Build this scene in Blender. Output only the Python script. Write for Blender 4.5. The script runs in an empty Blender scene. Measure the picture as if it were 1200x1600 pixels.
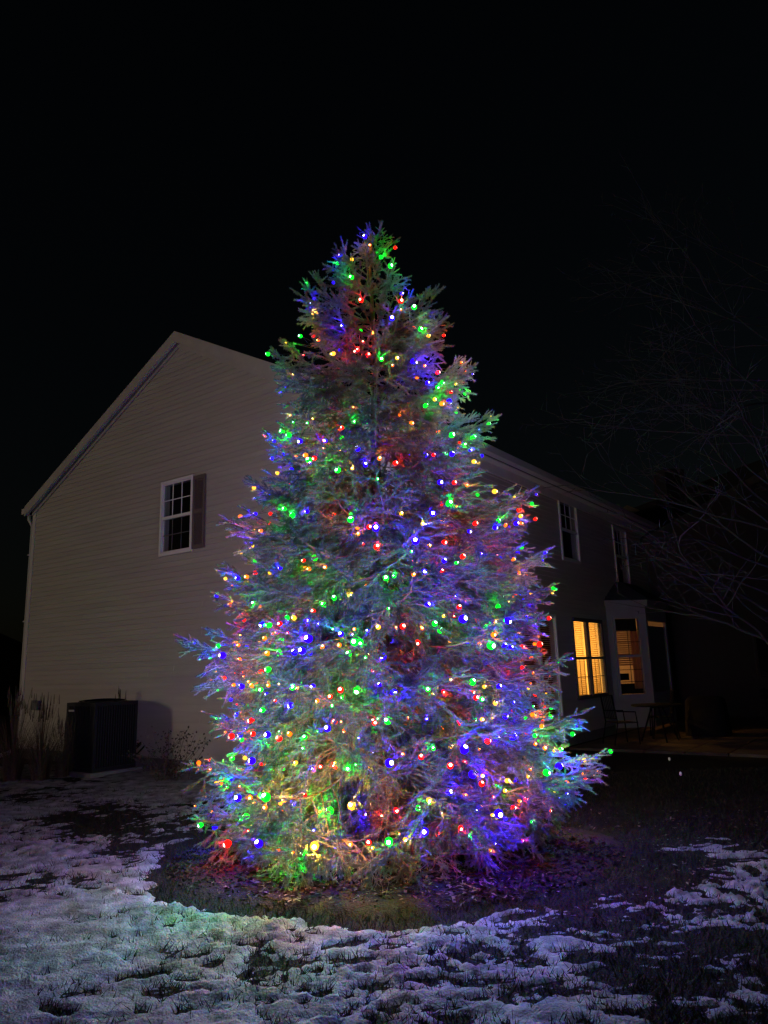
import bpy, math, random
import numpy as np
from mathutils import Matrix, Vector

# ------------------------------------------------------------------ camera, sky, light
S = bpy.context.scene
COL = S.collection
HC, FPX = 1.65, 1150.0
PITCH, ROLL = math.radians(12.0), math.radians(-1.73)
cam = bpy.data.cameras.new("camera")
cam.sensor_fit = 'VERTICAL'
cam.sensor_height = 36.0
cam.lens = FPX / 1600.0 * 36.0
cam.clip_start = 0.05
cam.clip_end = 600
camo = bpy.data.objects.new("camera", cam)
COL.objects.link(camo)
CR = Matrix.Rotation(math.pi / 2 + PITCH, 3, 'X') @ Matrix.Rotation(ROLL, 3, 'Z')
camo.matrix_world = Matrix.Translation((0, 0, HC)) @ CR.to_4x4()
S.camera = camo

SUN_AZ = Vector((-0.91, -0.414, 0)).normalized()
SUN_EL = math.radians(7.0)
W = bpy.data.worlds.new("World")
S.world = W
W.use_nodes = True
wn = W.node_tree
bg = wn.nodes["Background"]
sky = wn.nodes.new("ShaderNodeTexSky")
sky.sky_type = 'NISHITA'
sky.sun_disc = False
sky.sun_elevation = SUN_EL
sky.sun_rotation = math.atan2(SUN_AZ.x, SUN_AZ.y)
sky.dust_density = 2.0
wn.links.new(sky.outputs[0], bg.inputs[0])
bg.inputs[1].default_value = 0.0010
sl = bpy.data.lights.new("street_glow", 'SUN')
sl.energy = 0.285
sl.angle = math.radians(4.0)
sl.color = (1.0, 0.80, 0.58)
so = bpy.data.objects.new("street_glow", sl)
COL.objects.link(so)
sd = Vector((SUN_AZ.x * math.cos(SUN_EL), SUN_AZ.y * math.cos(SUN_EL), math.sin(SUN_EL)))
so.rotation_euler = sd.to_track_quat('Z', 'Y').to_euler()
S.view_settings.view_transform = 'Standard'
S.view_settings.look = 'None'
S.view_settings.exposure = 0.0
S.view_settings.gamma = 1.0
S.render.engine = 'CYCLES'
S.cycles.use_denoising = True
S.cycles.max_bounces = 3
S.cycles.diffuse_bounces = 1
S.cycles.denoising_prefilter = 'ACCURATE'
S.cycles.sample_clamp_indirect = 2.0
S.cycles.caustics_reflective = False
S.cycles.caustics_refractive = False
S.cycles.use_light_tree = True
S.cycles.adaptive_threshold = 0.02

# ------------------------------------------------------------------ helpers
CRn = np.array(CR)
CC = np.array([0, 0, HC])
def ray(x, y):
    d = CRn @ np.array([x - 600.0, 800.0 - y, -FPX])
    return d / np.linalg.norm(d)
def on_y(x, y, Y):
    d = ray(x, y)
    return CC + d * Y / d[1]
def gnd(x, y):
    d = ray(x, y)
    return CC + d * (-HC / d[2])

def link(o, parent=None):
    COL.objects.link(o)
    if parent is not None:
        o.parent = parent
    return o
def tag(o, label=None, cat=None, group=None, kind=None):
    if label: o["label"] = label
    if cat: o["category"] = cat
    if group: o["group"] = group
    if kind: o["kind"] = kind
    return o
def empty(name, loc, rz=0.0):
    o = bpy.data.objects.new(name, None)
    o.location = loc
    o.rotation_euler = (0, 0, rz)
    o.empty_display_size = 0.2
    return link(o)
def np_mesh(name, v, f, mats=None, smooth=False):
    v = np.asarray(v, np.float32); f = np.asarray(f, np.int32)
    k = f.shape[1]
    me = bpy.data.meshes.new(name)
    me.vertices.add(len(v)); me.vertices.foreach_set("co", v.ravel())
    me.loops.add(f.size); me.loops.foreach_set("vertex_index", f.ravel())
    me.polygons.add(len(f))
    me.polygons.foreach_set("loop_start", np.arange(0, f.size, k, dtype=np.int32))
    me.polygons.foreach_set("loop_total", np.full(len(f), k, np.int32))
    if smooth:
        me.polygons.foreach_set("use_smooth", np.ones(len(f), bool))
    me.update(calc_edges=True)
    for m in (mats or []):
        me.materials.append(m)
    return me
class MB:
    """collects boxes, prisms and tubes into one mesh"""
    def __init__(s, tf=None):
        s.v, s.f, s.tf = [], [], tf
    def add(s, vs, fs):
        b = len(s.v)
        s.v += [tuple(s.tf @ Vector(p)) for p in vs] if s.tf else [tuple(p) for p in vs]
        s.f += [tuple(b + i for i in q) for q in fs]
        return s
    def box(s, x0, x1, y0, y1, z0, z1):
        return s.add([(x0,y0,z0),(x1,y0,z0),(x1,y1,z0),(x0,y1,z0),(x0,y0,z1),(x1,y0,z1),(x1,y1,z1),(x0,y1,z1)],
                     [(3,2,1,0),(4,5,6,7),(0,1,5,4),(1,2,6,5),(2,3,7,6),(3,0,4,7)])
    def hexa(s, p):
        return s.add(p, [(3,2,1,0),(4,5,6,7),(0,1,5,4),(1,2,6,5),(2,3,7,6),(3,0,4,7)])
    def tube(s, pts, rad, n=6, cap=True):
        pts = [Vector(p) for p in pts]
        if not isinstance(rad, (list, tuple)): rad = [rad] * len(pts)
        vs, fs = [], []
        for i, p in enumerate(pts):
            d = (pts[min(i+1, len(pts)-1)] - pts[max(i-1, 0)]).normalized()
            a = Vector((0,0,1)) if abs(d.z) < .9 else Vector((1,0,0))
            u = d.cross(a).normalized(); w = d.cross(u)
            for k in range(n):
                t = 2*math.pi*k/n
                vs.append(p + (u*math.cos(t) + w*math.sin(t))*rad[i])
        for i in range(len(pts)-1):
            for k in range(n):
                k2 = (k+1) % n
                fs.append((i*n+k, i*n+k2, (i+1)*n+k2, (i+1)*n+k))
        if cap:
            fs.append(tuple(range(n-1, -1, -1))); fs.append(tuple((len(pts)-1)*n+k for k in range(n)))
        return s.add(vs, fs)
    def build(s, name, mat, parent=None, smooth=False):
        me = bpy.data.meshes.new(name)
        me.from_pydata(s.v, [], s.f)
        if smooth:
            for p in me.polygons: p.use_smooth = True
        me.materials.append(mat)
        return link(bpy.data.objects.new(name, me), parent)
def box(name, x0, x1, y0, y1, z0, z1, mat, parent=None, tf=None):
    return MB(tf).box(x0, x1, y0, y1, z0, z1).build(name, mat, parent)

# ------------------------------------------------------------------ materials
def mat(name, col, rough=0.7, spec=0.3, metal=0.0, var=0.0, scale=8.0, bump=0.0, bscale=40.0, stretch=None, rnd=0.0, detail=6.0):
    m = bpy.data.materials.new(name); m.use_nodes = True
    nt = m.node_tree; b = nt.nodes["Principled BSDF"]
    b.inputs["Roughness"].default_value = rough
    b.inputs["Specular IOR Level"].default_value = spec
    b.inputs["Metallic"].default_value = metal
    b.inputs["Base Color"].default_value = (*col, 1)
    tc = nt.nodes.new("ShaderNodeTexCoord")
    src = tc.outputs["Object"]
    if stretch:
        mp = nt.nodes.new("ShaderNodeMapping"); mp.inputs["Scale"].default_value = stretch
        nt.links.new(src, mp.inputs[0]); src = mp.outputs[0]
    last = None
    if var > 0:
        n = nt.nodes.new("ShaderNodeTexNoise"); n.inputs["Scale"].default_value = scale; n.inputs["Detail"].default_value = detail
        nt.links.new(src, n.inputs["Vector"])
        r = nt.nodes.new("ShaderNodeMapRange"); r.inputs[1].default_value = .3; r.inputs[2].default_value = .7
        r.inputs[3].default_value = 1 - var; r.inputs[4].default_value = 1 + var
        nt.links.new(n.outputs["Fac"], r.inputs[0])
        last = r.outputs[0]
    if rnd > 0:
        oi = nt.nodes.new("ShaderNodeObjectInfo")
        r2 = nt.nodes.new("ShaderNodeMapRange"); r2.inputs[3].default_value = 1 - rnd; r2.inputs[4].default_value = 1 + rnd
        nt.links.new(oi.outputs["Random"], r2.inputs[0])
        if last:
            mm = nt.nodes.new("ShaderNodeMath"); mm.operation = 'MULTIPLY'
            nt.links.new(last, mm.inputs[0]); nt.links.new(r2.outputs[0], mm.inputs[1]); last = mm.outputs[0]
        else:
            last = r2.outputs[0]
    if last:
        vm = nt.nodes.new("ShaderNodeVectorMath"); vm.operation = 'SCALE'
        vm.inputs[0].default_value = col
        nt.links.new(last, vm.inputs["Scale"]); nt.links.new(vm.outputs[0], b.inputs["Base Color"])
    if bump > 0:
        n = nt.nodes.new("ShaderNodeTexNoise"); n.inputs["Scale"].default_value = bscale; n.inputs["Detail"].default_value = 5
        nt.links.new(src, n.inputs["Vector"])
        bp = nt.nodes.new("ShaderNodeBump"); bp.inputs["Strength"].default_value = bump; bp.inputs["Distance"].default_value = 0.02
        nt.links.new(n.outputs["Fac"], bp.inputs["Height"]); nt.links.new(bp.outputs[0], b.inputs["Normal"])
    return m
def emit(name, col, st):
    m = bpy.data.materials.new(name); m.use_nodes = True
    nt = m.node_tree; nt.nodes.clear()
    e = nt.nodes.new("ShaderNodeEmission"); e.inputs[0].default_value = (*col, 1); e.inputs[1].default_value = st
    o = nt.nodes.new("ShaderNodeOutputMaterial"); nt.links.new(e.outputs[0], o.inputs[0])
    return m
def thin_glass(name, refl=0.09):
    m = bpy.data.materials.new(name); m.use_nodes = True
    nt = m.node_tree; nt.nodes.clear()
    t = nt.nodes.new("ShaderNodeBsdfTransparent"); t.inputs[0].default_value = (.86, .88, .88, 1)
    g = nt.nodes.new("ShaderNodeBsdfGlossy"); g.inputs["Roughness"].default_value = 0.03
    x = nt.nodes.new("ShaderNodeMixShader"); x.inputs[0].default_value = refl
    o = nt.nodes.new("ShaderNodeOutputMaterial")
    nt.links.new(t.outputs[0], x.inputs[1]); nt.links.new(g.outputs[0], x.inputs[2]); nt.links.new(x.outputs[0], o.inputs[0])
    return m
def cloth(name, col, tr=0.5):
    m = bpy.data.materials.new(name); m.use_nodes = True
    nt = m.node_tree; nt.nodes.clear()
    d = nt.nodes.new("ShaderNodeBsdfDiffuse"); d.inputs[0].default_value = (*col, 1)
    t = nt.nodes.new("ShaderNodeBsdfTranslucent"); t.inputs[0].default_value = (*col, 1)
    x = nt.nodes.new("ShaderNodeMixShader"); x.inputs[0].default_value = tr
    o = nt.nodes.new("ShaderNodeOutputMaterial")
    nt.links.new(d.outputs[0], x.inputs[1]); nt.links.new(t.outputs[0], x.inputs[2]); nt.links.new(x.outputs[0], o.inputs[0])
    return m
M = dict(
    siding=mat("vinyl_siding", (.43, .395, .345), .55, .3, var=.07, scale=3, bump=.15, bscale=60, stretch=(.25, .25, 3), rnd=.035),
    trim=mat("white_trim", (.56, .53, .49), .5, .35, var=.08, scale=4),
    rake=mat("rake_paint", (.40, .37, .33), .5, .3, var=.08, scale=4),
    bay=mat("bay_paint", (.27, .25, .25), .55, .3, var=.08, scale=4),
    frame=mat("window_vinyl", (.72, .70, .66), .4, .4, var=.05, scale=6),
    screen=mat("screened_bars", (.10, .10, .10), .8, .1),
    shutter=mat("burgundy_shutter", (.105, .072, .078), .5, .3, var=.12, scale=6, bump=.2, bscale=90, stretch=(4, 4, .5)),
    roof=mat("asphalt_shingle", (.045, .045, .05), .9, .1, var=.3, scale=12, bump=.5, bscale=30),
    concrete=mat("foundation_concrete", (.16, .155, .145), .9, .1, var=.2, scale=6, bump=.4, bscale=50),
    gutter=mat("gutter_metal", (.50, .48, .45), .4, .4, var=.06, scale=3),
    room=mat("room_wall", (.55, .47, .36), .9, .1, var=.05),
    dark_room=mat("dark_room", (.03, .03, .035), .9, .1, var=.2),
    glass=thin_glass("window_glass", .05),
    slat=cloth("blind_slat", (.78, .66, .46), .55),
    red_slat=cloth("dark_red_slat", (.17, .07, .055), .4),
    drape=cloth("amber_drape", (.62, .38, .18), .5),
    valance=mat("dark_valance", (.02, .016, .014), .9, .1, var=.3),
    ac=mat("air_conditioner_paint", (.008, .009, .011), .6, .25, var=.2, scale=5),
    ac_dark=mat("air_conditioner_coil", (.008, .008, .009), .8, .2),
    ac_plate=mat("badge_metal", (.5, .5, .48), .3, .5, metal=.6),
    black_metal=mat("black_metal", (.005, .005, .006), .85, .05, var=.2),
    cover=mat("black_cover", (.005, .005, .006), .85, .1, var=.3, bump=.4, bscale=12),
    dry=mat("dry_grass", (.085, .062, .038), .8, .15, rnd=.2, var=.35, scale=30),
    leaf=mat("shrub_leaf", (.045, .035, .028), .7, .2, var=.3),
    litter=mat("leaf_litter", (.085, .062, .043), .7, .25, var=.7, scale=14),
    mulch=mat("mulch", (.016, .012, .010), .95, .1, var=.5, scale=30, bump=1, bscale=60),
    chip=mat("wood_chip", (.028, .021, .015), .9, .1, var=.6, scale=18),
    lawn=mat("winter_lawn", (.006, .0058, .004), .95, .1, var=.5, scale=6, bump=1, bscale=50),
    blade=mat("grass_blade", (.020, .019, .010), .8, .15, var=.5, scale=3),
    snow=mat("snow", (.165, .167, .17), .85, .15, var=.6, scale=5, bump=1.0, bscale=70, detail=12),
    paver=mat("patio_paver", (.06, .047, .036), .9, .15, var=.25, scale=4, bump=.3, rnd=.2),
    bark=mat("bare_tree_bark", (.022, .021, .020), .85, .15, var=.3, scale=20, bump=.5),
    spruce_bark=mat("spruce_bark", (.11, .083, .064), .9, .1, var=.3, scale=25, bump=.6, rnd=.15),
    twig=mat("spruce_twig", (.15, .115, .09), .85, .15, var=.3, scale=20, rnd=.15),
    needle=mat("spruce_needle", (.100, .126, .115), .5, .3, var=.25, scale=38, rnd=.22),
    wire=mat("light_wire", (.012, .03, .016), .5, .3),
    n_wall=mat("neighbour_siding", (.075, .06, .05), .8, .2, var=.1),
    n_roof=mat("neighbour_shingle", (.016, .016, .018), .9, .1, var=.3, scale=8),
)
# bulb colours: (light colour, lamp watts, lens strength, filament strength)
BCOL = dict(b=((.016, .0008, 1.0), 2.7), r=((1.0, .007, .005), 1.6), g=((.002, 1.0, .018), 1.8),
            o=((1.0, .14, .006), 1.2), y=((1.0, .44, .03), 1.0), w=((.75, .85, 1.0), .9))
LIGHT_GAIN = 2.6
BULB = {}
HOT = dict(b=(.62, .60, 1.0), g=(.45, 1.0, .62), r=(1.0, .36, .26), o=(1.0, .46, .16), y=(1.0, .74, .32), w=(1.0, 1.0, 1.0))
for c_, (rgb_, w_) in BCOL.items():
    mx_ = emit("bulb_lens_"+c_, rgb_, 2.6); hx_ = emit("bulb_filament_"+c_, HOT[c_], 15.0)
    for m_ in (mx_, hx_): m_.cycles.emission_sampling = 'NONE'
    BULB[c_] = (mx_, hx_)

# ------------------------------------------------------------------ value noise
def vnoise(x, y, seed):
    xi = np.floor(x); yi = np.floor(y); fx = x - xi; fy = y - yi
    fx = fx*fx*(3-2*fx); fy = fy*fy*(3-2*fy)
    def h(a, b):
        t = np.sin(a*127.1 + b*311.7 + seed*74.7) * 43758.5453
        return t - np.floor(t)
    return (h(xi, yi)*(1-fx)+h(xi+1, yi)*fx)*(1-fy) + (h(xi, yi+1)*(1-fx)+h(xi+1, yi+1)*fx)*fy
def fbm(x, y, seed, octs=4, lac=2.1, gain=.5):
    s = 0; a = 1; t = 0
    for i in range(octs):
        s = s + a*vnoise(x*lac**i + 17*i, y*lac**i - 9*i, seed+i); t += a; a *= gain
    return s/t*2 - 1

# ------------------------------------------------------------------ ground
TC = np.array([-0.06, 7.2])          # spruce position
BEDC, BEDR = np.array([0.0, 7.22]), (2.04, 1.70)
def sstep(a, b, x):
    t = np.clip((x-a)/(b-a), 0, 1); return t*t*(3-2*t)
def bed_d(x, y):
    th = np.arctan2(y-BEDC[1], x-BEDC[0])
    w = 1 + .035*np.sin(3*th+1) + .025*np.sin(7*th)
    return np.hypot((x-BEDC[0])/BEDR[0], (y-BEDC[1])/BEDR[1])/w
me = np_mesh("ground", [(-260,-60,0),(260,-60,0),(260,420,0),(-260,420,0)], [(0,1,2,3)], [M['lawn']])
tag(link(bpy.data.objects.new("ground", me)), kind="structure")

def cover(x, y):
    c = np.full(x.shape, .002)
    c += .020*sstep(1.0, -2.0, x)*sstep(9.5, 6, y)
    right = sstep(-.2, 1.6, x + .25*fbm(x*.8, y*.8, 71, 3))
    c -= .020*right*sstep(3.2, 4.8, y)
    c -= .030*sstep(1.0, 2.2, x)*sstep(6.9, 7.9, y)
    c -= .12*sstep(.6, 1.8, x)*sstep(7.4, 8.6, y)
    c -= .12*sstep(-1.2, 0, x)*sstep(8.2, 9, y)
    c += .012*sstep(8.5, 10.5, y)*sstep(-1.5, -3, x)
    c -= .040*np.exp(-(((x+2.3)/1.3)**2 + ((y-8.9)/.9)**2))
    c -= .050*np.exp(-(((x-1.6)/1.0)**2 + ((y-6.4)/.6)**2))
    c -= .16*sstep(1.16, .97, bed_d(x, y) + .06*fbm(x*5, y*5, 55, 3))
    c += .030*np.exp(-(((x-2.9)/.8)**2 + ((y-6.0)/.7)**2))
    return c
rf = random.Random(9)
FEET = []
for (x0_, y0_, hd, n_) in ((-3.6, 3.9, .35, 9), (-.9, 3.4, 2.5, 8), (1.9, 3.6, 1.2, 7), (-4.6, 7.4, -.5, 7), (-1.2, 4.5, .1, 6), (3.4, 5.2, 2.7, 7)):
    for k_ in range(n_):
        sx_ = (.11 if k_ % 2 else -.11) + rf.uniform(-.03, .03); st_ = .58*k_ + rf.uniform(-.06, .06)
        a_ = hd + rf.uniform(-.2, .2)
        FEET.append((x0_+math.cos(hd)*st_-math.sin(hd)*sx_, y0_+math.sin(hd)*st_+math.cos(hd)*sx_, math.cos(a_), math.sin(a_), rf.uniform(.018, .035)))
def snow_h(x, y):
    wx = x + .16*fbm(x*2.2, y*2.2, 5, 3); wy = y + .16*fbm(x*2.2+40, y*2.2, 6, 3)
    big = fbm(wx*1.1, wy*1.1, 11, 3)
    mid = fbm(wx*5.0, wy*8.5, 23, 4, gain=.6)
    rid = 1 - 2.4*np.abs(fbm(wx*8.0, wy*15., 31, 3))
    rid2 = 1 - 2.4*np.abs(fbm(wx*15., wy*22., 37, 2))
    fine = fbm(wx*30, wy*38, 43, 2)
    am = .45 + .95*sstep(-.35, .45, fbm(x*.9+7, y*.9, 61, 2))
    h = .8*cover(x, y) + .022*big + .034*mid + am*(.026*rid + .011*rid2 + .009*fine) - .0085
    for (fx_, fy_, ca, sa, dp) in FEET:
        u_ = (x-fx_)*ca + (y-fy_)*sa; v_ = -(x-fx_)*sa + (y-fy_)*ca
        e = (u_/.155)**2 + (v_/.060)**2
        h = h - dp*np.exp(-e**2) + .35*dp*np.exp(-((e-1.9)/.7)**2)
    return .9*h
xs = np.arange(-9.5, 7.5, .024)
ysl = [2.9]
while ysl[-1] < 15.0:
    ysl.append(ysl[-1] + max(.020, .0052*ysl[-1]))
ys = np.array(ysl)
X, Y = np.meshgrid(xs, ys)
H = np.maximum(snow_h(X, Y), -.02)
keep = (H > -.019)
nx, ny = len(xs), len(ys)
idx = np.arange(nx*ny).reshape(ny, nx)
q = np.stack([idx[:-1,:-1], idx[:-1,1:], idx[1:,1:], idx[1:,:-1]], -1).reshape(-1, 4)
kq = keep.ravel()[q].any(1)
q = q[kq]
used = np.unique(q); remap = np.zeros(nx*ny, np.int32); remap[used] = np.arange(len(used))
V = np.stack([X.ravel(), Y.ravel(), H.ravel()], 1)[used]
me = np_mesh("snow", V, remap[q], [M['snow']], smooth=True)
tag(link(bpy.data.objects.new("snow", me)), "thin trampled snow lying in patches over the dark lawn", "snow", kind="stuff")

# grass blades in the bare patches
rng = np.random.default_rng(4)
n = 150000
gy = 3.3 + 8.5*rng.random(n)**1.6; gx = (rng.random(n)*2-1)*(1.0+gy*.62)
ok = (snow_h(gx, gy) < .001 + .012*rng.random(n)**2) & (bed_d(gx, gy) > .93)
gx, gy = gx[ok], gy[ok]; n = len(gx)
hh = .025 + .035*rng.random(n); an = rng.random(n)*6.283; ln = .03*rng.standard_normal((n, 2)); wd = .0022+.0016*rng.random(n)
b0 = np.stack([gx-np.cos(an)*wd, gy-np.sin(an)*wd, np.zeros(n)], 1); b1 = np.stack([gx+np.cos(an)*wd, gy+np.sin(an)*wd, np.zeros(n)], 1)
tp = np.stack([gx+ln[:,0], gy+ln[:,1], hh], 1)
me = np_mesh("lawn_grass", np.stack([b0, b1, tp], 1).reshape(-1, 3), np.arange(n*3).reshape(-1, 3), [M['blade']])
tag(link(bpy.data.objects.new("lawn_grass", me)), "short dark winter grass showing between the snow patches", "grass", kind="stuff")

# mulch bed
K, J = 96, 22
v, f = [], []
for j in range(J+1):
    for k in range(K):
        th = 2*math.pi*k/K; r = j/J
        w = 1 + .035*math.sin(3*th+1) + .025*math.sin(7*th)
        x = BEDC[0]+BEDR[0]*w*r*math.cos(th); y = BEDC[1]+BEDR[1]*w*r*math.sin(th)
        z = .07*(1-r**6) + .018*float(fbm(np.array(x*9), np.array(y*9), 3, 3)) * (1-r**8) - (.004 if j == J else -.006)
        v.append((x, y, z))
for j in range(J):
    for k in range(K):
        f.append((j*K+k, (j+1)*K+k, (j+1)*K+(k+1)%K, j*K+(k+1)%K))
me = np_mesh("mulch_bed", v, f, [M['mulch']], smooth=True)
tag(link(bpy.data.objects.new("mulch_bed", me)), kind="structure")

# leaf litter on bed and bare lawn
def litter(n, fx, fy, zf, rng, size):
    out_v, out_f = [], []
    x, y = fx, fy
    a = rng.random(n)*6.283; s = size*(.35+1.2*rng.random(n)**1.7); t1 = .5*rng.standard_normal(n); t2 = .5*rng.standard_normal(n)
    loc = np.array([(-1,0,0),(-.3,.45,.12),(1,0,.05),(-.3,-.45,.12)])
    P = []
    for k in range(4):
        lx, ly, lz = loc[k]
        px = (np.cos(a)*lx-np.sin(a)*ly)*s; py = (np.sin(a)*lx+np.cos(a)*ly)*s
        P.append(np.stack([x+px, y+py, zf + .012 + lz*s + np.abs(t1)*0 + px*t1*.5 + py*t2*.5 + .008], 1))
    V = np.stack(P, 1).reshape(-1, 3)
    b = np.arange(n)*4
    F = np.concatenate([np.stack([b, b+3, b+2], 1), np.stack([b, b+2, b+1], 1)])
    return V, F
rng = np.random.default_rng(8)
n = 9000
th = rng.random(n)*6.283; r = np.sqrt(rng.random(n))
kp = (fbm(2.2*r*np.cos(th)*2, 2.2*r*np.sin(th)*2, 91, 3) + .35*rng.standard_normal(n) - .9*np.clip(np.abs(r*np.cos(th)*BEDR[0]-.05)-.75, 0, 2)) > .12
th, r = th[kp], r[kp]; n = len(th)
lx = BEDC[0]+BEDR[0]*r*np.cos(th)*.98; ly = BEDC[1]+BEDR[1]*r*np.sin(th)*.98
V1, F1 = litter(n, lx, ly, .07*(1-r**6), rng, .020)
n2 = 2200
lx = .8+4.5*rng.random(n2)**1.4; ly = 5.7+3.2*rng.random(n2)
ok = (bed_d(lx, ly) > 1.0) & (fbm(lx*2.5, ly*2.5, 92, 3)+.4*rng.standard_normal(n2) > .2); lx, ly = lx[ok], ly[ok]; n2 = len(lx)
V2, F2 = litter(n2, lx, ly, np.maximum(snow_h(lx, ly), 0), rng, .018)
me = np_mesh("leaf_litter", np.concatenate([V1, V2]), np.concatenate([F1, F2+len(V1)]), [M['litter']])
tag(link(bpy.data.objects.new("leaf_litter", me)), "dry fallen leaves scattered on the mulch under the spruce", "leaves", kind="stuff")

rng = np.random.default_rng(15)
n = 16000
th = rng.random(n)*6.283; r = np.sqrt(rng.random(n))*.995
cx_ = BEDC[0]+BEDR[0]*r*np.cos(th); cy_ = BEDC[1]+BEDR[1]*r*np.sin(th); cz_ = .072*(1-r**6) + .012*rng.random(n)
d1 = rng.standard_normal((n, 3))*np.array([1, 1, .35]); d1 /= np.linalg.norm(d1, axis=1, keepdims=True)
d2 = np.cross(d1, rng.standard_normal((n, 3))); d2 /= np.linalg.norm(d2, axis=1, keepdims=True)
l1 = (.008+.022*rng.random(n))[:, None]; l2 = (.004+.005*rng.random(n))[:, None]
c0 = np.stack([cx_, cy_, cz_], 1)
V_ = np.stack([c0-d1*l1-d2*l2, c0+d1*l1-d2*l2, c0+d1*l1*.9+d2*l2, c0-d1*l1*.8+d2*l2], 1).reshape(-1, 3)
me = np_mesh("mulch_chips", V_, np.arange(4*n).reshape(-1, 4), [M['chip']])
tag(link(bpy.data.objects.new("mulch_chips", me)), "dark wood chips covering the bed below the spruce", "mulch", kind="stuff")

# ------------------------------------------------------------------ house
HP = Vector(gnd(230, 1202)); HANG = math.radians(-35.57)
house = empty("house", HP, HANG)
tag(house, "two storey beige sided house with gable end behind the lit spruce", "house")
UL, UR, UC, EZ, AZ, LEN = -4.45, 5.55, 0.55, 5.42, 8.08, 17.0
SLOPE = (AZ-EZ)/(UC-UL)
LAP = .10
def holes_minus(a, b, holes, z):
    seg = [(a, b)]
    for (h0, h1, z0, z1) in holes:
        if z0 - .02 < z + LAP/2 < z1 + .02:
            ns = []
            for (s0, s1) in seg:
                if h1 <= s0 or h0 >= s1: ns.append((s0, s1)); continue
                if h0 > s0: ns.append((s0, h0))
                if h1 < s1: ns.append((h1, s1))
            seg = ns
    return seg
def wall_with_holes(name, tf, a, b, z0, zt, holes, mat_, gable=False):
    """thin backing sheet cut round the openings, drawn as boxes 4 cm thick; local x along wall, y = depth inwards"""
    m = MB(tf)
    zs = sorted({z0, zt, *[h[2] for h in holes], *[h[3] for h in holes]})
    for i in range(len(zs)-1):
        zc = (zs[i]+zs[i+1])/2
        seg = [(a, b)]
        for (h0, h1, y0, y1) in holes:
            if y0 < zc < y1:
                ns = []
                for (s0, s1) in seg:
                    if h1 <= s0 or h0 >= s1: ns.append((s0, s1)); continue
                    if h0 > s0: ns.append((s0, h0))
                    if h1 < s1: ns.append((h1, s1))
                seg = ns
        for (s0, s1) in seg: m.box(s0, s1, .001, .14, zs[i], zs[i+1])
    if gable:
        m.add([(UL, .001, EZ), (UR, .001, EZ), (UC, .001, AZ), (UL, .14, EZ), (UR, .14, EZ), (UC, .14, AZ)], [(0,1,2),(5,4,3),(0,3,4,1),(1,4,5,2),(2,5,3,0)])
    return m.build(name, mat_, house)
def siding(tf, parent, a, b, z0, zt, holes, gable=False):
    z = z0
    while z < zt - .02:
        z1 = min(z + LAP, zt)
        if gable and z1 > EZ:
            def lim(zz):
                d = max(0, zz-EZ)/SLOPE; return UL + d, UR - d
            (a0, b0), (a1, b1) = lim(z), lim(z1)
        else:
            a0 = a1 = a; b0 = b1 = b
        if b1 - a1 < .05: b1 = a1 + .05 if b1 < a1 else b1
        segs_ = []
        for (s0, s1) in holes_minus(a0, b0, holes, z):
            x_ = s0
            while x_ < s1 - .02:
                nx_ = (math.floor((x_ - a + 3.66*((int(z/LAP)*7919 % 5)/5))/3.66)+1)*3.66 + a - 3.66*((int(z/LAP)*7919 % 5)/5)
                nx_ = s1 if nx_ > s1 - .3 else max(nx_, x_+.3)
                segs_.append((x_, nx_ if nx_ == s1 else nx_-.003)); x_ = nx_
        for (s0, s1) in segs_:
            t0 = a1 if s0 == a0 else s0; t1 = b1 if s1 == b0 else s1
            m = MB(tf)
            m.hexa([(s0, -.017, z), (s1, -.017, z), (s1, 0, z), (s0, 0, z), (t0, -.004, z1-.001), (t1, -.004, z1-.001), (t1, 0, z1-.001), (t0, 0, z1-.001)])
            m.build("siding_plank", M['siding'], parent)
        z += LAP
def window(tf, w0, w1, z0, z1, depth=.10, pairs=1, upper=True, lower='frame', fm='frame', fw=.055, head=0.0):
    """double-hung window; local x along wall, -y outwards"""
    win = MB(tf)
    win.box(w0-fw, w0, -.045, .06, z0-fw, z1+fw); win.box(w1, w1+fw, -.045, .06, z0-fw, z1+fw)
    win.box(w0, w1, -.045, .06, z1, z1+fw); win.box(w0, w1, -.048, .06, z0-fw, z0)
    wo = win.build("window", M[fm], house)
    n = pairs
    pw = (w1-w0)/n
    for k in range(n):
        a, b = w0+k*pw, w0+(k+1)*pw
        if k > 0: box("mullion", a-.045, a+.045, -.04, .055, z0, z1, M[fm], wo, tf)
        a2, b2 = a+(.045 if k > 0 else 0), b-(.045 if k < n-1 else 0)
        zm = (z0+z1)/2
        sa = MB(tf)
        sa.box(a2, b2, -.028, .02, zm-.028, zm+.028)
        sa.box(a2, a2+.025, -.012, .02, z0, zm-.028); sa.box(b2-.025, b2, -.012, .02, z0, zm-.028)
        sa.box(a2, a2+.025, -.024, .01, zm+.028, z1); sa.box(b2-.025, b2, -.024, .01, zm+.028, z1)
        sa.box(a2+.025, b2-.025, -.014, .018, z0, z0+.03); sa.box(a2+.025, b2-.025, -.026, .008, z1-.025, z1)
        sa.build("sash", M[fm], wo)
        for (p0, p1, bars, yy) in ((zm+.028, z1-.025, 'frame' if upper else None, -.008), (z0+.03, zm-.028, lower, .002)):
            g0, g1 = a2+.025, b2-.025
            box("pane", g0, g1, yy, yy+.004, p0, p1, M['glass'], wo, tf)
            if bars:
                for j in (1, 2):
                    xx = g0+(g1-g0)*j/3
                    box("muntin", xx-.008, xx+.008, yy-.009, yy-.001, p0, p1, M[bars], wo, tf)
                for j in (1,):
                    zz = p0+(p1-p0)*j/2
                    box("muntin", g0, g1, yy-.011, yy-.0015, zz-.008, zz+.008, M[bars], wo, tf)
    return wo
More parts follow.
